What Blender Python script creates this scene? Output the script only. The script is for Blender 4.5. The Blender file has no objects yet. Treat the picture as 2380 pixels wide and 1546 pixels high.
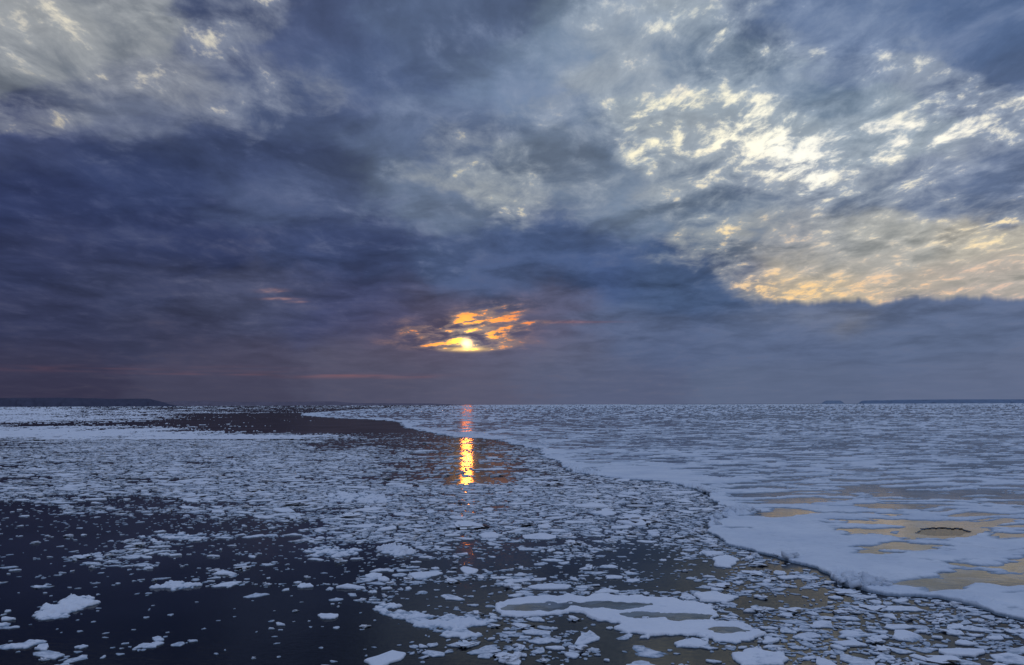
import bpy, math, numpy as np
from mathutils import Matrix, Vector, Euler
rng=np.random.default_rng(11)
W,HH,F,H=2380.0,1546.0,28/36*2380,15.0
PITCH=math.atan(167/F); ROLL=math.radians(0.2)
scene=bpy.context.scene
coll=scene.collection
scene.view_settings.view_transform='Standard'
scene.view_settings.look='None'
scene.view_settings.exposure=0
scene.view_settings.gamma=1
# ---------------------------------------------------------------- camera
M=(Matrix.Rotation(math.radians(90)+PITCH,3,'X')@Matrix.Rotation(-ROLL,3,'Z'))
Mn=np.array(M)
cam=bpy.data.cameras.new("camera"); co=bpy.data.objects.new("camera",cam); coll.objects.link(co)
co.matrix_world=Matrix.Translation((0,0,H))@M.to_4x4()
cam.lens=28; cam.sensor_width=36; cam.clip_start=0.5; cam.clip_end=200000
scene.camera=co
def unproj(x,y):
    d=Mn@np.array([x-W/2,HH/2-y,-F]); t=-H/d[2]; return np.array([d[0]*t,d[1]*t])
def proj(X,Y,Z):
    P=np.stack([X,Y,Z],-1)@Mn
    return W/2+F*P[...,0]/(-P[...,2]), HH/2-F*P[...,1]/(-P[...,2])
# ---------------------------------------------------------------- numpy noise
def h2(ix,iy,s):
    n=(ix*374761393+iy*668265263+s*982451653)&0xffffffff
    n=((n^(n>>13))*1274126177)&0xffffffff
    return ((n^(n>>16))&0xffffffff)/4294967296.0
def perlin(x,y,s=0):
    x=np.asarray(x,float);y=np.asarray(y,float)
    xi=np.floor(x).astype(np.int64); yi=np.floor(y).astype(np.int64); xf=x-xi; yf=y-yi
    u=xf**3*(xf*(xf*6-15)+10); v=yf**3*(yf*(yf*6-15)+10)
    def g(a,b):
        t=h2(xi+a,yi+b,s)*2*np.pi; return np.cos(t)*(xf-a)+np.sin(t)*(yf-b)
    a=g(0,0)*(1-u)+g(1,0)*u; b=g(0,1)*(1-u)+g(1,1)*u
    return (a*(1-v)+b*v)*1.5
def fbm(x,y,o=4,s=0,gain=.5):
    t=0;a=1;n=0
    for i in range(o):
        t=t+a*perlin(x*2**i+17.3*i,y*2**i-9.1*i,s+i); n+=a; a*=gain
    return t/n
def sst(a,b,x):
    t=np.clip((x-a)/(b-a),0,1); return t*t*(3-2*t)
def lin(c):
    c=np.array(c,float)/255.0
    return np.where(c<=0.04045,c/12.92,((c+0.055)/1.055)**2.4)
# ---------------------------------------------------------------- mesh helper
def mesh_from(name,V,quads=None,faces=None,smooth=True):
    me=bpy.data.meshes.new(name)
    V=np.asarray(V,np.float32)
    me.vertices.add(len(V)); me.vertices.foreach_set("co",V.ravel())
    if quads is not None:
        q=np.asarray(quads,np.int32); n=len(q); k=q.shape[1]
        me.loops.add(n*k); me.loops.foreach_set("vertex_index",q.ravel())
        me.polygons.add(n); me.polygons.foreach_set("loop_start",np.arange(n,dtype=np.int32)*k)
        me.polygons.foreach_set("loop_total",np.full(n,k,np.int32))
    if smooth: me.polygons.foreach_set("use_smooth",np.ones(len(me.polygons),bool))
    me.update(calc_edges=True); me.validate()
    return me
def addobj(name,me,mat,parent=None,**kw):
    o=bpy.data.objects.new(name,me)
    if mat and len(me.materials)==0: me.materials.append(mat)
    coll.objects.link(o)
    if parent: o.parent=parent
    for k,v in kw.items(): o[k]=v
    return o
def compact(V,q):
    u,inv=np.unique(q.ravel(),return_inverse=True)
    return V[u],inv.reshape(q.shape)
# ---------------------------------------------------------------- materials
class NT:
    def __init__(s,mat):
        s.t=mat.node_tree; s.n=s.t.nodes; s.n.clear()
    def new(s,ty,**kw):
        n=s.n.new(ty)
        for k,v in kw.items(): setattr(n,k,v)
        return n
    def l(s,a,b): s.t.links.new(a,b)
    def math(s,op,a,b=None,c=None,clamp=False):
        n=s.n.new('ShaderNodeMath'); n.operation=op; n.use_clamp=clamp
        for i,v in enumerate((a,b,c)):
            if v is None: continue
            if isinstance(v,(int,float)): n.inputs[i].default_value=v
            else: s.l(v,n.inputs[i])
        return n.outputs[0]
    def noise(s,vec,scale,detail=4,rough=.5,dist=0):
        n=s.n.new('ShaderNodeTexNoise'); n.inputs['Scale'].default_value=scale
        n.inputs['Detail'].default_value=detail; n.inputs['Roughness'].default_value=rough
        n.inputs['Distortion'].default_value=dist
        if vec is not None: s.l(vec,n.inputs['Vector'])
        return n.outputs['Fac']
    def mapr(s,v,a,b,c=0,d=1,smooth=False):
        n=s.n.new('ShaderNodeMapRange'); 
        if smooth: n.interpolation_type='SMOOTHSTEP'
        s.l(v,n.inputs[0])
        for i,x in enumerate((a,b,c,d)):
            if isinstance(x,(int,float)): n.inputs[i+1].default_value=x
            else: s.l(x,n.inputs[i+1])
        return n.outputs[0]
    def mix(s,f,a,b,mode='MIX'):
        n=s.n.new('ShaderNodeMix'); n.data_type='RGBA'; n.blend_type=mode
        for i,v in ((0,f),(6,a),(7,b)):
            if isinstance(v,(int,float)): n.inputs[i].default_value=v
            elif isinstance(v,tuple): n.inputs[i].default_value=(*v,1)
            else: s.l(v,n.inputs[i])
        return n.outputs[2]
def newmat(name):
    m=bpy.data.materials.new(name); m.use_nodes=True; return m,NT(m)

def snow_mat(name,wet=(0.30,0.38,0.46),hi=(0.80,0.84,0.88),z0=0.02,z1=0.2,bscale=2.5,patch=.45,bump=.6):
    m,t=newmat(name)
    g=t.new('ShaderNodeNewGeometry'); pos=g.outputs['Position']
    sep=t.new('ShaderNodeSeparateXYZ'); t.l(pos,sep.inputs[0])
    n1=t.noise(pos,0.12,4,.6); n2=t.noise(pos,bscale,5,.6)
    zz=t.math('ADD',sep.outputs[2],t.math('MULTIPLY',t.math('SUBTRACT',n2,.5),.14))
    f=t.mapr(zz,z0,z1,0,1,True)
    c=t.mix(f,wet,hi)
    c=t.mix(t.mapr(n1,.35,.7,0,patch),c,(0.42,0.52,0.65))
    b=t.new('ShaderNodeBump'); b.inputs['Strength'].default_value=bump; b.inputs['Distance'].default_value=.15
    t.l(n2,b.inputs['Height'])
    p=t.new('ShaderNodeBsdfPrincipled'); p.inputs['Roughness'].default_value=.75
    p.inputs['Specular IOR Level'].default_value=.2
    t.l(c,p.inputs['Base Color']); t.l(b.outputs[0],p.inputs['Normal'])
    o=t.new('ShaderNodeOutputMaterial'); t.l(p.outputs[0],o.inputs[0]); return m
SNOW=snow_mat("snow_covered_ice",wet=(.20,.27,.34),z0=.07,z1=.27,hi=(.75,.81,.86),patch=.45,bump=.3)
FLOE=snow_mat("floating_ice",wet=(0.13,0.22,0.31),z0=-0.02,z1=0.11,bscale=4,patch=.22,bump=.35,hi=(.84,.88,.92))
# water: dark body plus a mirror whose grazing reflectance is limited by wave slopes
def water_mat(name,base,base2,rough,amp,sc,low,ior,cap,gain):
    m,t=newmat(name)
    g=t.new('ShaderNodeNewGeometry'); pos=g.outputs['Position']
    mp=t.new('ShaderNodeMapping'); mp.inputs['Scale'].default_value=(1,1.6,1); t.l(pos,mp.inputs[0])
    n1=t.noise(mp.outputs[0],sc,3,.55,.3); n2=t.noise(mp.outputs[0],sc*.13,3,.5,.4)
    hgt=t.math('ADD',n1,t.math('MULTIPLY',n2,low))
    b=t.new('ShaderNodeBump'); b.inputs['Strength'].default_value=1; b.inputs['Distance'].default_value=amp
    t.l(hgt,b.inputs['Height'])
    n3=t.noise(pos,.35,4,.55,.4)
    pf_=t.mapr(n3,.42,.62,0,1,True)
    d=t.new('ShaderNodeBsdfDiffuse'); t.l(t.mix(pf_,base,base2),d.inputs[0])
    gl=t.new('ShaderNodeBsdfGlossy'); gl.inputs['Color'].default_value=(1,1,1,1); gl.inputs['Roughness'].default_value=rough
    t.l(b.outputs[0],gl.inputs['Normal'])
    fr=t.new('ShaderNodeFresnel'); fr.inputs['IOR'].default_value=ior; t.l(b.outputs[0],fr.inputs['Normal'])
    wind=t.mapr(t.noise(pos,.03,3,.5),.35,.65,.8,1.15)
    fac=t.math('MULTIPLY',t.math('MULTIPLY',t.math('MINIMUM',fr.outputs[0],cap),gain),wind)
    mx=t.new('ShaderNodeMixShader'); t.l(fac,mx.inputs[0]); t.l(d.outputs[0],mx.inputs[1]); t.l(gl.outputs[0],mx.inputs[2])
    o=t.new('ShaderNodeOutputMaterial'); t.l(mx.outputs[0],o.inputs[0]); return m
SEA=water_mat("sea_water",(0.0015,0.0025,0.0055),(0.0015,0.0025,0.0055),.06,.013,1.8,.8,1.24,.38,.88)
POND=water_mat("melt_water",(0.045,0.065,0.08),(0.12,0.16,0.20),.07,.009,1.0,.8,1.33,.60,.95)
# ================================================================ SKY DOME
R=42000.0
az=np.radians(np.concatenate([np.arange(-180,-40,4.),np.arange(-40,-9,0.1),np.arange(-9,4,.045),np.arange(4,40,.1),np.arange(40,180.1,4.)]))
el=np.radians(np.concatenate([np.arange(-0.6,3,0.1),np.arange(3,8,.045),np.arange(8,30,0.1),np.arange(30,90.1,3.)]))
A,E=np.meshgrid(az,el)
X=np.cos(E)*np.sin(A); Y=np.cos(E)*np.cos(A); Z=np.sin(E)
Ac=np.clip(A,-np.radians(40),np.radians(40)); Ec=np.clip(E,0,np.radians(30))
px,py=proj(np.cos(Ec)*np.sin(Ac),np.cos(Ec)*np.cos(Ac),np.sin(Ec))
D=[(100,100,118,121,136),(300,250,96,101,126),(100,330,62,69,105),(100,450,47,54,90),(300,400,52,61,98),(500,350,63,72,108),
(700,450,70,79,113),(700,250,74,84,119),(700,100,72,81,116),(850,150,74,86,122),(1000,100,88,100,134),(1200,200,106,119,150),
(1000,300,90,101,133),(1000,450,97,107,134),(1200,400,108,118,143),(1400,150,114,127,154),(1700,200,106,121,150),(2000,100,92,107,143),
(2300,80,78,94,131),(2300,200,88,102,138),(2000,300,112,126,151),(1600,350,106,118,145),(1900,420,104,115,144),(2250,420,98,110,144),
(1500,480,110,121,146),(1700,520,102,115,143),(1300,560,68,82,120),(1500,620,62,77,117),(1650,680,68,84,122),(1100,620,69,81,117),
(800,560,58,67,104),(400,560,48,55,90),(100,600,50,55,88),(300,650,56,60,90),(100,750,52,55,85),(600,700,67,70,99),(800,720,62,66,101),
(400,780,55,57,84),(100,850,58,56,80),(100,910,54,50,72),(500,850,72,68,91),(500,910,66,64,86),(900,850,82,78,100),(900,910,76,75,98),
(1100,900,86,84,107),(1300,850,88,91,117),(1500,780,84,94,127),(1400,900,86,91,119),(1800,780,88,98,130),(1800,900,92,100,128),
(2200,780,91,101,132),(2300,880,96,103,131),(1200,750,82,82,110),(1000,750,76,73,99),(2000,590,150,148,152),(2250,620,160,152,150),(1850,560,128,131,147),(1900,660,174,160,150)]
L=[(50,100,215,208,192,.50),(200,60,215,208,190,.48),(350,150,205,198,182,.44),(500,50,210,204,186,.42),(100,220,195,186,165,.34),
(600,200,200,194,182,.32),(300,300,150,154,168,.17),(100,400,90,98,135,.05),(400,450,88,95,130,.10),(750,100,120,132,162,.1),(800,350,105,116,150,.12),
(1000,200,135,145,170,.15),(1200,80,160,165,182,.2),(1400,30,205,206,202,.42),(1620,20,240,237,218,.56),(1750,110,240,236,216,.48),(1530,150,222,216,202,.42),
(1950,60,170,180,196,.20),(2300,100,150,160,186,.10),(2150,200,240,236,218,.50),(1950,200,200,203,204,.34),
(1600,270,250,243,214,.58),(1550,330,248,240,210,.56),(1750,300,252,248,228,.65),(1850,360,252,250,238,.71),(1700,380,248,240,216,.56),(2000,330,244,240,228,.57),
(2220,320,252,247,232,.63),(2350,290,240,235,218,.58),(2080,400,246,239,216,.53),(2300,400,185,186,190,.32),(1170,415,248,232,190,.44),(1080,390,205,195,168,.28),
(1300,330,180,180,180,.30),(1350,450,185,180,172,.26),(1650,460,228,216,188,.36),(1000,520,125,130,155,.12),(1400,540,128,133,158,.12),
(2150,470,205,200,186,.40),(2300,530,246,224,180,.54),(2050,540,232,218,190,.44),(1650,570,242,215,165,.46),(1800,600,220,196,172,.42),
(1880,685,248,208,150,.66),(2100,668,242,200,158,.56),(2300,640,218,188,168,.50),(2000,600,212,194,174,.46),
(640,690,95,92,115,.08),(560,660,105,102,125,.10),(730,700,95,92,118,.08),(200,700,80,80,108,.1),(100,860,72,66,88,.1),(400,860,82,72,92,.1),(850,872,94,84,104,.1),
(700,800,82,80,106,.1),(500,910,74,70,92,.08),(1100,880,96,90,112,.1),(1500,850,100,101,126,.1),(1900,850,104,107,135,.1),(2300,850,106,110,138,.1),(1500,680,72,87,128,.02),(1300,620,82,92,128,.05),(1600,760,92,99,130,.08)]
D=np.array(D,float); L=np.array(L,float)
def rbf(P,vals,sx,sy,x,y):
    ws=0; acc=0
    for i in range(len(P)):
        w=np.exp(-((x-P[i,0])/sx)**2-((y-P[i,1])/sy)**2)+1e-12/(1+((x-P[i,0])**2+(y-P[i,1])**2)/1e4)
        ws=ws+w; acc=acc+w[...,None]*vals[i]
    return acc/ws[...,None]
wx=fbm(px/170,py/80,5,3,.62)*90; wy=fbm(px/170+50,py/80,5,9,.62)*55
hz_=np.clip((930-py)/300,0.1,1)
qx=px+wx; qy=py+wy*hz_
cd=rbf(D[:,:2],lin(D[:,2:5]),120,55,qx,qy)
cl=rbf(L[:,:2],lin(L[:,2:5]),100,50,qx,qy)
op=rbf(L[:,:2],L[:,5:6],85,42,qx,qy)[...,0]
bank=704+fbm(px/110,px*0+3,4,21)*24-np.abs(fbm(px/34,px*0+8,3,24))*14+ (px-2000)*-0.03
inb=sst(-12,6,py-bank)*sst(1600,1800,px)
op=op*(1-inb)+0.04*inb
cl=cl*(1-inb[...,None])+lin([100,106,134])*inb[...,None]
bc=inb*sst(820,700,py)
cd=cd*(1-bc[...,None])+lin([88,98,130])*bc[...,None]
left_edge=1545+(py-580)*1.5-np.sin((py-560)/150*np.pi)*25+fbm(px/90,py/60,5,5,.6)*110
cut=sst(-20,80,px-left_edge)
band=sst(520,580,py)*(1-sst(700,740,py))*(px>1300)
op=op*(1-band)+band*(op*cut+0.02*(1-cut))
edge_c=lin([66,81,115])
kk=(band*(1-cut)*sst(1400,1550,px))[...,None]*.8
cd=cd*(1-kk)+edge_c*kk
hi_=sst(920,700,py)[...,None]
cd=cd*(np.array([.99,1.08,1.02])*hi_+np.array([.95,1.04,1.03])*(1-hi_))*1.05
# ---- sun opening
sx,sy=1085,797
tilted=py+.16*(px-1085)
nz=fbm(px/85,tilted/14,5,31,.6)
def G(cx,cy,a,b): return np.exp(-((px-cx)/a)**2-((py-cy)/b)**2)
ell=np.exp(-np.abs((px-1080)/115)**2.2-np.abs((py-788)/30)**2.4)+np.exp(-((px-1130)/90)**2-((tilted-742)/27)**2)*.9
tail=G(1270,748,125,7)*.42+G(1190,762,60,12)*.3+G(945,762,36,20)*.42+G(920,795,60,8)*.26
base=1-sst(812,820,py+nz*4)
ro=np.clip(ell+tail,0,1)*base
frag=np.clip(.5+nz*2.8,0,1)
dark=np.clip(G(1106,783,20,8)*1.2+G(1126,797,22,8)+G(1060,805.5,34,3.2)+G(1010,776,40,9)*.8+G(960,752,26,8)*.7+G(1080,765,60,6)*.5,0,1)
dark=np.clip(dark*(.8+nz*1.4),0,1)
r=np.hypot(px-sx,(py-sy)*1.15)
g1=np.exp(-(r/115)**2); g2=np.exp(-(r/38)**2)
warm=lin([218,124,84])[None,None]*1.0+g1[...,None]*lin([255,172,30])*.95+g2[...,None]*np.array([1.1,.85,.10])
mw=np.clip(ro*2.2,0,1)[...,None]
cl=cl*(1-mw)+warm*mw
so_=np.clip(ro*1.5,0,1)*(.28+.64*frag)*(1-.85*dark)
op=op*(1-np.clip(ro*2,0,1))+so_
ws_=np.clip(G(632,675,26,4)+G(652,694,34,3)*.9+G(690,701,20,2.5)*.6,0,1)*(.3+.8*np.clip(.5+fbm(px/30,py/6,3,44)*2,0,1))
sn=np.clip(.5+fbm(px/160,py/5,3,61)*1.8,0,1)
st_=(G(850,874,150,4)*.42+G(560,868,200,3.5)*.18+G(250,856,330,7)*.10+G(1330,748,90,4)*.25)*sn
cd=cd*(1-.45*ws_[...,None])+lin([200,150,135])*.45*ws_[...,None]
cd=cd*(1-st_[...,None])+lin([172,108,100])*st_[...,None]
halo=np.exp(-(np.hypot((px-1110)/230,(py-780)/60))**2)[...,None]
cd=cd+halo*lin([150,85,60])*.08
core=np.exp(-(r/9.5)**3)*(1-.95*dark)
disc_=np.exp(-(r/14.5)**4)*(1-.95*dark)
low=G(sx,811,36,5)
sunE=core[...,None]*np.array([7.0,2.2,.22])+disc_[...,None]*np.array([1.0,.75,.40])+low[...,None]*np.array([1.0,.6,.05])
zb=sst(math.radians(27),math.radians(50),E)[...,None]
zen=np.array([0.31,0.40,0.65])  # unseen overhead sky, made brighter to light the ice
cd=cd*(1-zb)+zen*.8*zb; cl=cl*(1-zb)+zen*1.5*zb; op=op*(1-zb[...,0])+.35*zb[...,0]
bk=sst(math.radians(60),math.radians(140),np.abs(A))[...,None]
cd=cd*(1-bk)+np.maximum(cd,np.array([.14,.19,.34]))*bk  # sky behind the camera also lifted, as unseen fill light
lum=cl@np.array([.25,.6,.15])
mid=cd*.35+.55*np.sqrt(np.maximum(cd*cl,0))+.10*lum[...,None]*np.array([.93,1.0,1.1])
nr,nc=A.shape
idx=np.arange(nr*nc).reshape(nr,nc)
q=np.stack([idx[:-1,:-1],idx[1:,:-1],idx[1:,1:],idx[:-1,1:]],-1).reshape(-1,4)
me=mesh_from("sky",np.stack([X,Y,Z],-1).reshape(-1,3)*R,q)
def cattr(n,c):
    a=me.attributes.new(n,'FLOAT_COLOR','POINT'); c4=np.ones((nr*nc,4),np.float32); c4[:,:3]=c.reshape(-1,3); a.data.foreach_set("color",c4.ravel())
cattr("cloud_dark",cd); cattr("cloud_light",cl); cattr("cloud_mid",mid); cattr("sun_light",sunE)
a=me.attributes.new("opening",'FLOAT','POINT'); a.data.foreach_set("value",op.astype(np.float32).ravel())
m,t=newmat("evening_sky")
tc=t.new('ShaderNodeTexCoord')
nv=t.new('ShaderNodeVectorMath',operation='NORMALIZE'); t.l(tc.outputs['Object'],nv.inputs[0])
sp=t.new('ShaderNodeSeparateXYZ'); t.l(nv.outputs[0],sp.inputs[0])
zk=t.math('ADD',t.math('MAXIMUM',sp.outputs[2],0.0),0.13)
u=t.math('DIVIDE',sp.outputs[0],zk); v=t.math('DIVIDE',sp.outputs[1],zk)
cb=t.new('ShaderNodeCombineXYZ'); t.l(u,cb.inputs[0]); t.l(t.math('MULTIPLY',v,.62),cb.inputs[1])
nA=t.noise(cb.outputs[0],9.5,10,.62,.3)
cb2=t.new('ShaderNodeCombineXYZ'); t.l(u,cb2.inputs[0]); t.l(v,cb2.inputs[1]); cb2.inputs[2].default_value=7.3
nB=t.noise(cb2.outputs[0],3.0,7,.54,.4)
nC=t.noise(cb.outputs[0],27.0,7,.62,.2)
nn=t.math('ADD',t.math('ADD',t.math('MULTIPLY',nA,.70),t.math('MULTIPLY',nC,.26)),t.math('MULTIPLY',nB,.20))
nn=t.math('SUBTRACT',nn,.08)
nm=t.math('ADD',t.math('MULTIPLY',nB,.5),t.math('MULTIPLY',nA,.5))
at=lambda n:t.new('ShaderNodeAttribute',attribute_name=n)
opn=at("opening").outputs['Fac']
thr=t.math('SUBTRACT',.67,t.math('MULTIPLY',opn,.32))
f=t.mapr(nn,t.math('ADD',thr,.01),t.math('ADD',thr,.14),0,1,True)
f2=t.mapr(nm,t.math('SUBTRACT',thr,.16),t.math('ADD',thr,.06),0,1,True)
hz=t.mapr(sp.outputs[2],.0,.15,.10,1,True)
def damp(x): return t.math('ADD',1.0,t.math('MULTIPLY',t.math('SUBTRACT',x,1.0),hz))
mod=t.math('MULTIPLY',damp(t.mapr(nB,.33,.67,.72,1.32)),damp(t.mapr(nn,.34,.66,.88,1.14)))
cdk=t.mix(1.0,at("cloud_dark").outputs['Color'],mod,'MULTIPLY')
cmd=t.mix(1.0,at("cloud_mid").outputs['Color'],damp(t.mapr(nA,.36,.64,.82,1.20)),'MULTIPLY')
clt=t.mix(1.0,at("cloud_light").outputs['Color'],t.mapr(nn,.38,.62,.88,1.12),'MULTIPLY')
col=t.mix(f2,cdk,cmd)
col=t.mix(f,col,clt)
col=t.mix(1.0,col,at("sun_light").outputs['Color'],'ADD')
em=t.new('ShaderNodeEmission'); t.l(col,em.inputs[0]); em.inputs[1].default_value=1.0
tr=t.new('ShaderNodeBsdfTransparent'); tr.inputs[0].default_value=(.05,.05,.05,1)
ad=t.new('ShaderNodeAddShader'); t.l(em.outputs[0],ad.inputs[0]); t.l(tr.outputs[0],ad.inputs[1])
o=t.new('ShaderNodeOutputMaterial'); t.l(ad.outputs[0],o.inputs[0])
try: m.cycles.emission_sampling='NONE'
except Exception as e: print(e)
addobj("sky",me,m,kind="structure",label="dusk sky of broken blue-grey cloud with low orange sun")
# world and lamp
w=bpy.data.worlds.new("World"); scene.world=w; w.use_nodes=True
nt=w.node_tree; st=nt.nodes.new('ShaderNodeTexSky'); st.sky_type='NISHITA'; st.sun_disc=False
SE=math.atan((940-sy)/F); SA=math.atan((sx-W/2)/F)
st.sun_elevation=SE; st.sun_rotation=SA
bg=nt.nodes['Background']; nt.links.new(st.outputs[0],bg.inputs[0]); bg.inputs[1].default_value=.001
sl=bpy.data.lights.new("sun",'SUN'); sl.energy=.45; sl.angle=math.radians(.7); sl.color=(1,.22,.03)
so=bpy.data.objects.new("sun",sl); coll.objects.link(so)
dv=Vector((math.sin(SA)*math.cos(SE),math.cos(SA)*math.cos(SE),math.sin(SE)))
so.rotation_euler=dv.to_track_quat('Z','Y').to_euler()
# ================================================================ SEA
rr=np.concatenate([[0.5],np.geomspace(20,R-200,60)]); th=np.linspace(0,2*np.pi,129)[:-1]
V=np.array([[a*math.sin(b),a*math.cos(b),0] for a in rr for b in th])
idx=np.arange(len(V)).reshape(len(rr),128); nx=np.roll(idx,-1,1)
q=np.stack([idx[:-1],idx[1:],nx[1:],nx[:-1]],-1).reshape(-1,4)[:,::-1]
addobj("sea_water",mesh_from("sea_water",V,q),SEA,kind="structure",label="calm near-black polar sea reflecting the dusk sky")
# ================================================================ signed distance
def sdist(poly,X,Y):
    n=len(poly); d=np.full(X.shape,1e12); ins=np.zeros(X.shape,bool)
    for i in range(n):
        ax,ay=poly[i]; bx,by=poly[(i+1)%n]; ex,ey=bx-ax,by-ay
        wx_,wy_=X-ax,Y-ay; tt=np.clip((wx_*ex+wy_*ey)/(ex*ex+ey*ey+1e-9),0,1)
        d=np.minimum(d,(wx_-ex*tt)**2+(wy_-ey*tt)**2)
        c=((ay>Y)!=(by>Y))&(X<(bx-ax)*(Y-ay)/(by-ay+1e-12)+ax); ins^=c
    return np.sqrt(d)*np.where(ins,1,-1)
# ================================================================ ICE SHEET
edge=[(700,966),(780,972),(860,975),(930,981),(940,994),(1010,1008),(1060,1016),(1150,1022),(1200,1035),(1255,1045),(1262,1060),(1300,1073),(1315,1094),
(1395,1108),(1470,1116),(1560,1122),(1640,1148),(1660,1170),(1700,1185),(1655,1202),(1640,1228),(1680,1262),(1800,1300),(1895,1325),(1950,1362),(2050,1386),(2180,1390),(2270,1412),(2400,1452),(2620,1500)]
poly=[unproj(*p) for p in edge]
poly+= [np.array([9000.,4000.]),np.array([30000.,30000.]),np.array([-1800.,38000.])]
poly+= [unproj(1060,943.2),unproj(980,946.5),unproj(860,950),unproj(780,955),unproj(700,961)]
FP=28/36*1024
def polar(s,a0,a1,da):
    d=H*FP/s; a=np.radians(np.arange(a0,a1,da))
    Dm,Am=np.meshgrid(d,a,indexing='ij')
    return Dm*np.tan(Am),Dm,Dm   # rows of equal forward distance
s=np.concatenate([np.arange(.33,40,.4),np.arange(40,240,.5)])
GX,GY,GD=polar(s,-16,37,.042)
dist=np.hypot(GX,GY)
wsc=np.clip(dist/120,.5,4)
sd=sdist(poly,GX+fbm(GX/6,GY/6,5,40,.55)*1.9*wsc,GY+fbm(GX/6,GY/6,5,50,.55)*2.5*wsc)
ppx,ppy=proj(GX,GY,GX*0-H)
def gauss(cx,cy,a,b): return np.exp(-((ppx-cx)/a)**2-((ppy-cy)/b)**2)
wxx=fbm(GX/14,GY/14,3,77)*4
nearw=1-sst(85,140,dist)
pf=.85*(fbm((GX+wxx)/12,(GY+wxx)/3.6,5,60,.55)*(1-nearw)+nearw*fbm((GX+wxx)/9,(GY+wxx)/5,5,64,.5))+.30*fbm(GX/40,GY/30,3,70)+.22*fbm(GX/200,GY/260,2,75)
pf=pf+.14+.07*sst(90,180,dist)-.05*nearw
pf+= .44*gauss(2240,1222,125,19)+.36*gauss(1830,1192,65,8)+.32*gauss(2190,1358,110,7)+.42*gauss(2330,1415,60,10)+.2*gauss(2100,1275,60,5)
pf-= .5*gauss(1830,1265,150,38)+.4*gauss(2050,1325,170,18)+.4*gauss(1500,1100,120,18)+.35*gauss(2220,1300,180,12)
pf-= .4*np.exp(-np.clip(sd,0,99)/(2.5+dist*.012))
ring=np.hypot((ppx-2190)/62,(ppy-1238)/11)+fbm(GX/2,GY/2,3,99)*.25
pf=pf+.5*sst(1.7,1.1,ring)*sst(.75,.95,ring)
pm=sst(.10,.27,pf)*sst(.5,2.0,sd)
und=.05*fbm(GX/5,GY/5,4,90)+.03*fbm(GX/1.1,GY/1.1,2,92)
Hs=.25+und-.21*pm
ridge=np.clip(gauss(1350,1095,70,20)+gauss(1610,1145,60,22)+gauss(1720,1192,45,14)+gauss(1980,1355,90,28)+gauss(1240,1045,40,10)+.5*gauss(2250,1408,80,14),0,1)
rub=np.abs(perlin(GX/1.3,GY/1.3,95))+.6*np.abs(perlin(GX/.6,GY/.6,96))
Hs+= ridge*np.exp(-((sd-1.6)/1.6)**2)*rub*.9
prof=sst(-.12,.08,sd)
Z=-.7+(Hs+.7)*prof
hole=sst(.98,.86,ring)
Z=Z*(1-hole)-.4*hole
nr,nc=GX.shape; idx=np.arange(nr*nc).reshape(nr,nc)
q=np.stack([idx[:-1,:-1],idx[:-1,1:],idx[1:,1:],idx[1:,:-1]],-1).reshape(-1,4)[:,::-1]
sdf=sd.ravel(); keep=(sdf[q].max(1)>-.4)
V=np.stack([GX,GY,Z],-1).reshape(-1,3)
v2,q2=compact(V,q[keep])
sheet=addobj("ice_sheet",mesh_from("ice_sheet",v2,q2),SNOW,kind="structure",label="vast flat snow-covered sea ice sheet with melt ponds and rubbly edge")
PL=.10
kp=(sdf[q].min(1)>.35)&(V[:,2][q].min(1)<PL+.01)&(hole.ravel()[q].max(1)<.3)
Vp=V.copy(); Vp[:,2]=PL
v2,q2=compact(Vp,q[kp])
addobj("melt_water",mesh_from("melt_water",v2,q2),POND,parent=sheet)
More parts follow.
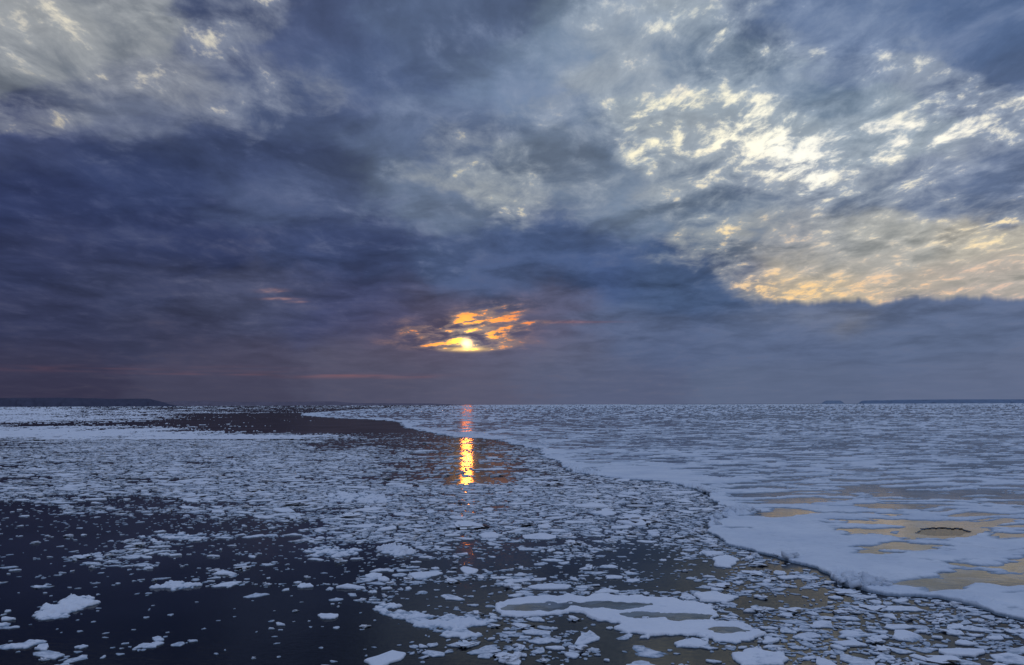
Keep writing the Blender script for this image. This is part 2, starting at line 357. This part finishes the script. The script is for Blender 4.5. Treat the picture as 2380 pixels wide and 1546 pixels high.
# ================================================================ DENSITY MAP OF LOOSE ICE
DN=[(0,1350,.04),(100,1330,.05),(300,1450,.02),(500,1500,.02),(600,1400,.05),(450,1310,.08),(200,1290,.16),(100,1230,.14),(0,1210,.08),(300,1215,.3),(400,1250,.42),(600,1240,.42),(700,1260,.5),(600,1310,.12),(700,1310,.3),(900,1280,.65),(900,1320,.4),(1000,1350,.2),(800,1400,.10),(700,1400,.13),(800,1500,.08),(870,1450,.2),(1000,1400,.22),
(1100,1230,.75),(1250,1270,.35),(1150,1290,.35),(1300,1320,.65),(1450,1270,.42),(1500,1310,.4),(1250,1365,.65),(1450,1370,.6),(1600,1350,.36),(1650,1320,.6),(1750,1290,.7),(1830,1330,.42),(1750,1370,.5),(1900,1390,.68),(1850,1440,.62),(2000,1430,.88),(2150,1440,.88),(2200,1480,.92),(2350,1530,.92),(1300,1500,.18),(1100,1520,.15),(1220,1460,.55),(1350,1460,.3),(1500,1530,.16),(1700,1530,.42),(1900,1500,.75),(2000,1530,.88),
(0,1180,.35),(150,1180,.5),(350,1185,.4),(500,1200,.6),(700,1200,.72),(900,1210,.82),(1100,1190,.86),(1300,1200,.88),(1500,1200,.9),(1600,1210,.75),(1600,1260,.45),(1580,1170,.9),
(0,1130,.7),(200,1130,.74),(400,1130,.74),(600,1140,.8),(800,1150,.82),(1000,1160,.76),(1200,1160,.76),(1400,1150,.88),
(0,1085,.65),(200,1090,.75),(400,1090,.7),(600,1090,.8),(800,1095,.78),(950,1100,.6),(1100,1115,.5),(1250,1110,.5),(1350,1125,.7),(1200,1080,.45),(1080,1085,.42),
(0,1050,.6),(200,1050,.75),(400,1055,.75),(600,1050,.72),(800,1055,.7),(950,1060,.6),(1085,1060,.38),(1100,1045,.28),(1200,1055,.45),(0,1035,.35),(200,1020,.7),(400,1020,.7),(600,1020,.6),(700,1022,.4),(800,1035,.3),(950,1032,.12),(1080,1030,.10),
(0,1000,.7),(200,1000,.65),(400,1000,.55),(520,1000,.35),(650,1000,.10),(800,1000,.07),(900,1000,.06),(1000,1020,.06),(0,984,.3),(200,984,.35),(400,984,.2),(500,984,.12),(650,984,.08),(800,980,.07),(0,972,.8),(200,970,.65),(350,972,.5),(500,970,.2),(650,968,.13),(0,958,.8),(300,958,.65),(500,957,.42),(650,956,.28),(800,952,.3),(0,950,.7),(400,950,.5),(700,948,.42),(950,945,.5)]
DN=np.array(DN,float)
def dens(X,Y):
    x,y=proj(X,Y,X*0-H); vv=np.log(np.maximum(y-932,2)); ws=0; ac=0
    for a_,b_,c_ in DN:
        w_=np.exp(-((x-a_)/90)**2-((vv-math.log(b_-932))/.13)**2)+1e-9*np.exp(-((x-a_)/600)**2-((vv-math.log(b_-932))/.8)**2)
        ws=ws+w_; ac=ac+w_*c_
    return ac/(ws+1e-30)
def clump(X,Y,k=1.0):
    c=.55*fbm(X/11/k,Y/6/k,4,120)+.35*fbm(X/40/k,Y/22/k,2,130)+.2*fbm(X/2.2/k,Y/2.2/k,2,140)
    return np.clip(.5+c*1.5,0,1)
# ---- far pack ice as low relief
s=np.arange(.33,34,.22)
GX,GY,GD=polar(s,-37,6,.045)
sd=sdist(poly,GX,GY)
dn=dens(GX,GY)*.93
c=np.clip(.5+1.1*(.6*fbm(GX/4,GY/8,4,150,.6)+.5*fbm(GX/35,GY/40,3,160)+.3*fbm(GX/200,GY/300,2,161)),0.02,1)
e=sst(-.03,.05,dn-c)*sst(-3,-8,sd)
Z=-.35+e*(.6+.25*np.abs(fbm(GX/2,GY/6,2,170)))
nr,nc=GX.shape; idx=np.arange(nr*nc).reshape(nr,nc)
q=np.stack([idx[:-1,:-1],idx[:-1,1:],idx[1:,1:],idx[1:,:-1]],-1).reshape(-1,4)[:,::-1]
V=np.stack([GX,GY,Z],-1).reshape(-1,3)
v2,q2=compact(V,q[(V[:,2][q].max(1)>-.3)])
addobj("pack_ice",mesh_from("pack_ice",v2,q2),FLOE,kind="stuff",label="distant streaks of drifting broken pack ice on dark water",category="pack ice")
# ================================================================ HERO FLOES
heroes=[]
def hero(pts,h=.22,bump=.08,ponds=(),rough=0,label="",seed=0,step=.11,warp=.35):
    P=[unproj(*p) for p in pts]; P=np.array(P); c=P.mean(0)
    x0,y0=P.min(0)-.8; x1,y1=P.max(0)+.8
    gx,gy=np.meshgrid(np.arange(x0,x1,step),np.arange(y0,y1,step))
    sd=sdist(P,gx+fbm(gx/1.6,gy/1.6,4,seed,.5)*warp*1.5,gy+fbm(gx/1.6,gy/1.6,4,seed+9,.5)*warp*1.5)
    z=h+bump*fbm(gx/1.5,gy/1.5,4,seed+20)*2
    if rough:
        cx=gx/.9+fbm(gx/1.2,gy/1.2,2,seed+33)*.6; cy=gy/.9+fbm(gx/1.2,gy/1.2,2,seed+34)*.6
        ix=np.floor(cx).astype(np.int64); iy=np.floor(cy).astype(np.int64)
        hc=h2(ix,iy,seed+35); tx=h2(ix,iy,seed+36)-.5; ty=h2(ix,iy,seed+37)-.5
        plate=np.clip(hc-.45,0,1)*1.2+(tx*(cx-ix-.5)+ty*(cy-iy-.5))*.5*(hc>.45)
        rr_=.5*plate+.45*np.abs(perlin(gx/.6,gy/.6,seed+30))
        z=z-rough*.22+rough*1.2*rr_*sst(0,.5,sd)
    pm=np.zeros_like(gx)
    for a_,b_,u_,v_ in ponds:
        cc=unproj(a_,b_); rx=abs(unproj(a_+u_,b_)[0]-cc[0]); ry=abs(unproj(a_,b_-v_)[1]-unproj(a_,b_+v_)[1])/2
        dd=np.hypot((gx-cc[0])/rx,(gy-cc[1])/ry)+fbm(gx/1.6,gy/1.6,3,seed+50)*.7
        pm=np.maximum(pm,1-sst(.7,1.25,dd))
    pm*=sst(.2,.6,sd)
    z=z-(h-.02)*pm
    z=-.35+(z+.35)*sst(-.12,.12,sd)
    nr,nc=gx.shape; idx=np.arange(nr*nc).reshape(nr,nc)
    q=np.stack([idx[:-1,:-1],idx[:-1,1:],idx[1:,1:],idx[1:,:-1]],-1).reshape(-1,4)
    V=np.stack([gx-c[0],gy-c[1],z],-1).reshape(-1,3); sf=sd.ravel()
    v2,q2=compact(V,q[sf[q].max(1)>-.2])
    ob=addobj("ice_floe",mesh_from("ice_floe",v2,q2),FLOE,label=label,category="ice floe"); ob.location=(c[0],c[1],0)
    if ponds:
        kp=(sf[q].min(1)>.3)&(V[:,2][q].min(1)<.075)&(pm.ravel()[q].max(1)>.3)
        Vp=V.copy(); Vp[:,2]=.07
        v2,q2=compact(Vp,q[kp]); addobj("melt_water",mesh_from("melt_water",v2,q2),POND,parent=ob)
    heroes.append(P)
hero([(1150,1400),(1250,1388),(1400,1383),(1540,1390),(1640,1406),(1668,1425),(1655,1445),(1720,1450),(1768,1468),(1762,1492),(1690,1498),(1640,1484),(1560,1474),(1500,1490),(1465,1472),(1400,1445),(1330,1427),(1260,1434),(1160,1432)],
 h=.15,bump=.055,ponds=[(1255,1412,95,10),(1420,1409,110,10),(1495,1432,55,9),(1600,1436,55,10),(1690,1468,50,9)],warp=.8,label="wide flat snowy floe with scalloped edge and melt pools",seed=200,step=.09)
hero([(855,1412),(900,1406),(960,1420),(1010,1436),(1090,1430),(1150,1442),(1112,1458),(1110,1480),(1050,1488),(1020,1470),(960,1462),(930,1445),(880,1430)],h=.09,rough=.26,bump=.08,warp=1.2,label="ragged white floe with rough snow and broken lumps",seed=230,step=.09)
hero([(70,1440),(95,1415),(140,1394),(230,1384),(232,1400),(185,1420),(125,1440)],h=.14,rough=.42,bump=.10,warp=1.0,label="thick rough white ice chunk alone on black water",seed=260,step=.09)
hero([(345,1366),(380,1353),(440,1348),(480,1366),(400,1371)],h=.08,rough=.45,bump=.10,warp=1.0,label="small rubbly ice floe with peaked lumps",seed=290,step=.09)
hero([(-20,1505),(60,1487),(110,1484),(118,1492),(60,1510),(-20,1514)],h=.08,rough=.3,warp=.9,label="snowy ice floe with lumpy top on dark water",seed=320)
hero([(-30,1452),(20,1449),(50,1453),(40,1461),(-30,1461)],h=.08,rough=.2,warp=.6,label="thin rough ice floe on dark water",seed=330)
hero([(690,1278),(760,1271),(850,1280),(800,1298),(730,1292)],h=.06,rough=.4,warp=1.6,label="rough snowy floe amid scattered brash",seed=350)
hero([(868,1275),(925,1267),(965,1278),(960,1295),(900,1290)],h=.12,rough=.8,bump=.15,warp=1.2,label="mound of piled white ice rubble",seed=380)
hero([(1605,1382),(1660,1378),(1718,1388),(1690,1402),(1630,1400)],h=.15,label="flat snowy ice floe beside the melt-pool floe",seed=410)
hero([(1655,1300),(1690,1292),(1720,1302),(1700,1322),(1665,1318)],h=.15,label="rounded snowy floe near the ice sheet edge",seed=440)
hero([(1460,1500),(1500,1502),(1565,1522),(1520,1532),(1475,1520)],h=.05,rough=.15,label="low grey slushy floe of frozen crumbs",seed=470)
hero([(750,1152),(800,1142),(880,1152),(940,1165),(860,1172),(770,1168)],h=.05,rough=.6,warp=2.2,label="broad snowy slab with raised ice lumps",seed=500,step=.18)
hero([(330,1246),(420,1239),(520,1244),(480,1253),(380,1257)],h=.05,rough=.35,warp=1.8,label="low ragged floe on open dark water",seed=530,step=.14)
hero([(1110,1243),(1140,1238),(1168,1244),(1160,1252),(1120,1252)],h=.17,label="flat pale ice slab standing out from brash",seed=560,step=.14)
hero([(1560,1496),(1610,1488),(1650,1496),(1620,1508),(1570,1506)],h=.13,label="snowy round-edged floe ringed by brash",seed=590)
hero([(1940,1470),(2000,1462),(2030,1474),(2000,1486),(1950,1484)],h=.1,rough=.3,warp=.6,label="lumpy snowy floe in dense brash",seed=620)
hero([(1700,1520),(1760,1510),(1830,1520),(1830,1550),(1720,1552)],h=.14,rough=.1,label="flat snowy floe bordered by brash",seed=650)
# ================================================================ FLOE VARIANTS
NA=14
def flat_variant(r_):
    th=np.linspace(0,2*np.pi,NA,endpoint=False)+r_.uniform(-.16,.16,NA)
    k=r_.integers(3,6); na=(np.arange(k)+r_.uniform(-.3,.3,k))*2*np.pi/k+r_.uniform(0,6.28); off=r_.uniform(.40,.9,k)
    cs=np.cos(th[:,None]-na[None]); rad=np.where(cs>.05,off/np.maximum(cs,.05),9).min(1); rad=np.minimum(rad,1.35)
    rad*=1+r_.normal(0,.09,NA)
    asp=r_.uniform(.45,1.0)
    rings=[]
    for (f_,z_,j) in ((1.03,-.35,0),(1.0,-.02,0),(.98,.75,.08),(.92,.95,.10),(.5,.95,.20)):
        rings.append(np.stack([np.cos(th)*rad*f_,np.sin(th)*rad*f_*asp,z_+r_.normal(0,1,NA)*j],-1))
    V=np.concatenate(rings+[np.array([[0,0,.95+r_.normal(0,.2)]])])
    tri=[]
    for k_ in range(4):
        a_=k_*NA
        for i in range(NA):
            j=(i+1)%NA; tri+= [(a_+i,a_+j,a_+NA+j),(a_+i,a_+NA+j,a_+NA+i)]
    a_=4*NA
    for i in range(NA): tri.append((a_+i,a_+(i+1)%NA,5*NA))
    return V,np.array(tri)
def block(r_,c,sx_,sy_,sz_):
    V=np.array([[x,y,z] for z in (-1,1) for y in (-1,1) for x in (-1,1)],float)
    V*= 1+r_.uniform(-.3,.15,(8,3)); V*=np.array([sx_,sy_,sz_])
    Rm=np.array(Euler((r_.normal(0,.35),r_.normal(0,.35),r_.uniform(0,6.28))).to_matrix())
    V=V@Rm.T+c
    fq=[(0,2,3,1),(4,5,7,6),(0,1,5,4),(2,6,7,3),(0,4,6,2),(1,3,7,5)]
    tri=[]
    for f_ in fq: tri+=[(f_[0],f_[1],f_[2]),(f_[0],f_[2],f_[3])]
    return V,np.array(tri)
def rubble_variant(r_):
    V,T=flat_variant(r_)
    for i in range(r_.integers(3,8)):
        a_=r_.uniform(0,6.28); q_=r_.uniform(0,.55); s_=r_.uniform(.12,.32)
        v_,t_=block(r_,np.array([math.cos(a_)*q_,math.sin(a_)*q_*.7,1.0+r_.uniform(0,.8)]),s_,s_*r_.uniform(.5,1),r_.uniform(.5,1.3))
        T=np.concatenate([T,t_+len(V)]); V=np.concatenate([V,v_])
    return V,T
variants=[(flat_variant(rng),0) for _ in range(34)]+[(rubble_variant(rng),1) for _ in range(14)]
# ================================================================ SCATTER
cell=.2; XO=-330; YO=40; NX_,NY_=3300,2200
occ=np.zeros((NY_,NX_),bool)
gx,gy=np.meshgrid(XO+(np.arange(0,NX_,4)+2)*cell,YO+(np.arange(0,NY_,4)+2)*cell)
sdg=sdist(poly,gx,gy)
blk=np.kron((sdg>-.3),np.ones((4,4),bool)); occ|=blk
for P in heroes:
    x0,y0=P.min(0)-1; x1,y1=P.max(0)+1
    i0,i1=int((x0-XO)/cell),int((x1-XO)/cell); j0,j1=int((y0-YO)/cell),int((y1-YO)/cell)
    i0=max(i0,0); 
    hx,hy=np.meshgrid(XO+(np.arange(i0,i1)+.5)*cell,YO+(np.arange(j0,j1)+.5)*cell)
    occ[j0:j1,i0:i1]|=sdist(P,hx,hy)>-.1
discs={}
def disc(r):
    n=max(1,int(round(r/cell)));
    if n not in discs:
        g_=np.arange(-n,n+1); discs[n]=(g_[:,None]**2+g_[None]**2)<=(n*.92)**2
    return n,discs[n]
acc=[]
classes=[(2.4,3.6,1000,430,0.0),(1.5,2.4,5000,430,.003),(.9,1.5,30000,430,.016),(.55,.9,100000,430,.035),(.32,.55,140000,430,.045),(.13,.32,80000,150,.07)]
for (r0,r1,n,dm,po) in classes:
    dd=np.sqrt(rng.uniform(44**2,dm**2,n)); aa=rng.uniform(-math.radians(36),math.radians(35.5),n)
    X_=dd*np.tan(aa); Y_=dd
    rad=r0*(r1/r0)**(rng.uniform(0,1,n)**1.4)
    dn=dens(X_,Y_); cl_=clump(X_,Y_)
    near=np.clip((130-dd)/50,0,1)
    big_ok=np.where(rad>1.5,rng.uniform(0,1,n)<(.15+.75*(1-near)),True)
    ok=((cl_<dn)&(rng.uniform(0,1,n)<.25+dn))|(rng.uniform(0,1,n)<po*(.3+dn*2))
    ok&=big_ok
    ii=((X_-XO)/cell).astype(int); jj=((Y_-YO)/cell).astype(int)
    for k_ in np.nonzero(ok)[0]:
        N_,dk=disc(rad[k_]*.80); i=ii[k_]; j=jj[k_]
        if i-N_<0 or j-N_<0 or i+N_>=NX_ or j+N_>=NY_: continue
        sl_=occ[j-N_:j+N_+1,i-N_:i+N_+1]
        if (sl_&dk).any(): continue
        sl_|=dk; acc.append((X_[k_],Y_[k_],rad[k_]))
acc=np.array(acc); print("floes",len(acc))
n=len(acc)
vi=rng.integers(0,34,n); rb=rng.uniform(0,1,n)<np.where(acc[:,2]>.6,.20,.07); vi=np.where(rb,34+rng.integers(0,14,n),vi)
rot=np.where(rng.uniform(0,1,n)<.5,rng.normal(0,.35,n),rng.uniform(0,2*np.pi,n))
hz=(.06+.11*rng.uniform(0,1,n)**2)*acc[:,2]**.5*(1+.1*(acc[:,1]>120)); hz=np.clip(hz,.04,.3)
tilt=np.where(rng.uniform(0,1,n)<.15,rng.normal(0,.08,n),rng.normal(0,.012,n))
px_,py_=proj(acc[:,0],acc[:,1],acc[:,0]*0-H)
vis=(px_>4)&(px_<2376)&(py_<1540)
scr=acc[:,2]**2/acc[:,1]**3*vis
order=np.argsort(-scr); top=set(order[:300-len(heroes)].tolist())
vme=[]
for (V,T),kd in variants:
    mm=mesh_from("ice_floe",V,T,smooth=False); mm.materials.append(FLOE); vme.append(mm)
for k_ in top:
    o=bpy.data.objects.new("ice_floe",vme[vi[k_]]); coll.objects.link(o)
    o.location=(acc[k_,0],acc[k_,1],0); o.rotation_euler=(tilt[k_],tilt[k_]*.5,rot[k_]); o.scale=(acc[k_,2],acc[k_,2],hz[k_])
    o["category"]="ice floe"; o["group"]="ice floes drifting off the sheet edge"
    o["label"]="floating ice floe piled with broken ice blocks" if vi[k_]>=34 else "small flat snow-topped ice floe drifting on dark water"
rest=np.array([k_ for k_ in range(n) if k_ not in top])
Vs=[];Ts=[];off=0
for j,((V,T),kd) in enumerate(variants):
    K=rest[vi[rest]==j]
    if len(K)==0: continue
    c_,s_=np.cos(rot[K])[:,None],np.sin(rot[K])[:,None]
    lx=V[None,:,0]*acc[K,2][:,None]; ly=V[None,:,1]*acc[K,2][:,None]; lz=V[None,:,2]*hz[K][:,None]+lx*tilt[K][:,None]
    VV=np.stack([lx*c_-ly*s_+acc[K,0][:,None],lx*s_+ly*c_+acc[K,1][:,None],lz],-1).reshape(-1,3)
    TT=(T[None]+(np.arange(len(K))*len(V))[:,None,None]).reshape(-1,3)+off
    off+=len(VV); Vs.append(VV); Ts.append(TT)
addobj("brash_ice",mesh_from("brash_ice",np.concatenate(Vs),np.concatenate(Ts),smooth=False),FLOE,kind="stuff",label="dense field of small broken brash ice pieces",category="brash ice")
# ---- rubble blocks along the sheet edge
Vs=[];Ts=[];off=0
for (a_,b_,u_,v_,nb) in ((1350,1097,50,8,60),(1610,1145,40,10,60),(1715,1192,35,6,40),(1975,1362,70,18,90),(1240,1046,25,4,25),(1665,1205,20,14,20),(1790,1300,90,4,12)):
    for i in range(nb):
        p=unproj(a_+rng.normal(0,u_*.6),b_+rng.normal(0,v_*.4)); sdp=sdist(poly,np.array([p[0]]),np.array([p[1]]))[0]
        if sdp<.1 or sdp>5: continue
        s_=rng.uniform(.18,.5)
        v_b,t_b=block(rng,np.array([p[0],p[1],.32+s_*.3]),s_,s_*rng.uniform(.5,1),s_*rng.uniform(.25,.6))
        Vs.append(v_b);Ts.append(t_b+off);off+=len(v_b)
addobj("ice_ridge",mesh_from("ice_ridge",np.concatenate(Vs),np.concatenate(Ts),smooth=False),SNOW,parent=sheet,kind="stuff")
# ================================================================ DISTANT LAND
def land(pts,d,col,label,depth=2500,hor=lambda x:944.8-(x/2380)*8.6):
    m,t=newmat("haze_tinted_rock")  # distance haze is painted into the rock's diffuse colour
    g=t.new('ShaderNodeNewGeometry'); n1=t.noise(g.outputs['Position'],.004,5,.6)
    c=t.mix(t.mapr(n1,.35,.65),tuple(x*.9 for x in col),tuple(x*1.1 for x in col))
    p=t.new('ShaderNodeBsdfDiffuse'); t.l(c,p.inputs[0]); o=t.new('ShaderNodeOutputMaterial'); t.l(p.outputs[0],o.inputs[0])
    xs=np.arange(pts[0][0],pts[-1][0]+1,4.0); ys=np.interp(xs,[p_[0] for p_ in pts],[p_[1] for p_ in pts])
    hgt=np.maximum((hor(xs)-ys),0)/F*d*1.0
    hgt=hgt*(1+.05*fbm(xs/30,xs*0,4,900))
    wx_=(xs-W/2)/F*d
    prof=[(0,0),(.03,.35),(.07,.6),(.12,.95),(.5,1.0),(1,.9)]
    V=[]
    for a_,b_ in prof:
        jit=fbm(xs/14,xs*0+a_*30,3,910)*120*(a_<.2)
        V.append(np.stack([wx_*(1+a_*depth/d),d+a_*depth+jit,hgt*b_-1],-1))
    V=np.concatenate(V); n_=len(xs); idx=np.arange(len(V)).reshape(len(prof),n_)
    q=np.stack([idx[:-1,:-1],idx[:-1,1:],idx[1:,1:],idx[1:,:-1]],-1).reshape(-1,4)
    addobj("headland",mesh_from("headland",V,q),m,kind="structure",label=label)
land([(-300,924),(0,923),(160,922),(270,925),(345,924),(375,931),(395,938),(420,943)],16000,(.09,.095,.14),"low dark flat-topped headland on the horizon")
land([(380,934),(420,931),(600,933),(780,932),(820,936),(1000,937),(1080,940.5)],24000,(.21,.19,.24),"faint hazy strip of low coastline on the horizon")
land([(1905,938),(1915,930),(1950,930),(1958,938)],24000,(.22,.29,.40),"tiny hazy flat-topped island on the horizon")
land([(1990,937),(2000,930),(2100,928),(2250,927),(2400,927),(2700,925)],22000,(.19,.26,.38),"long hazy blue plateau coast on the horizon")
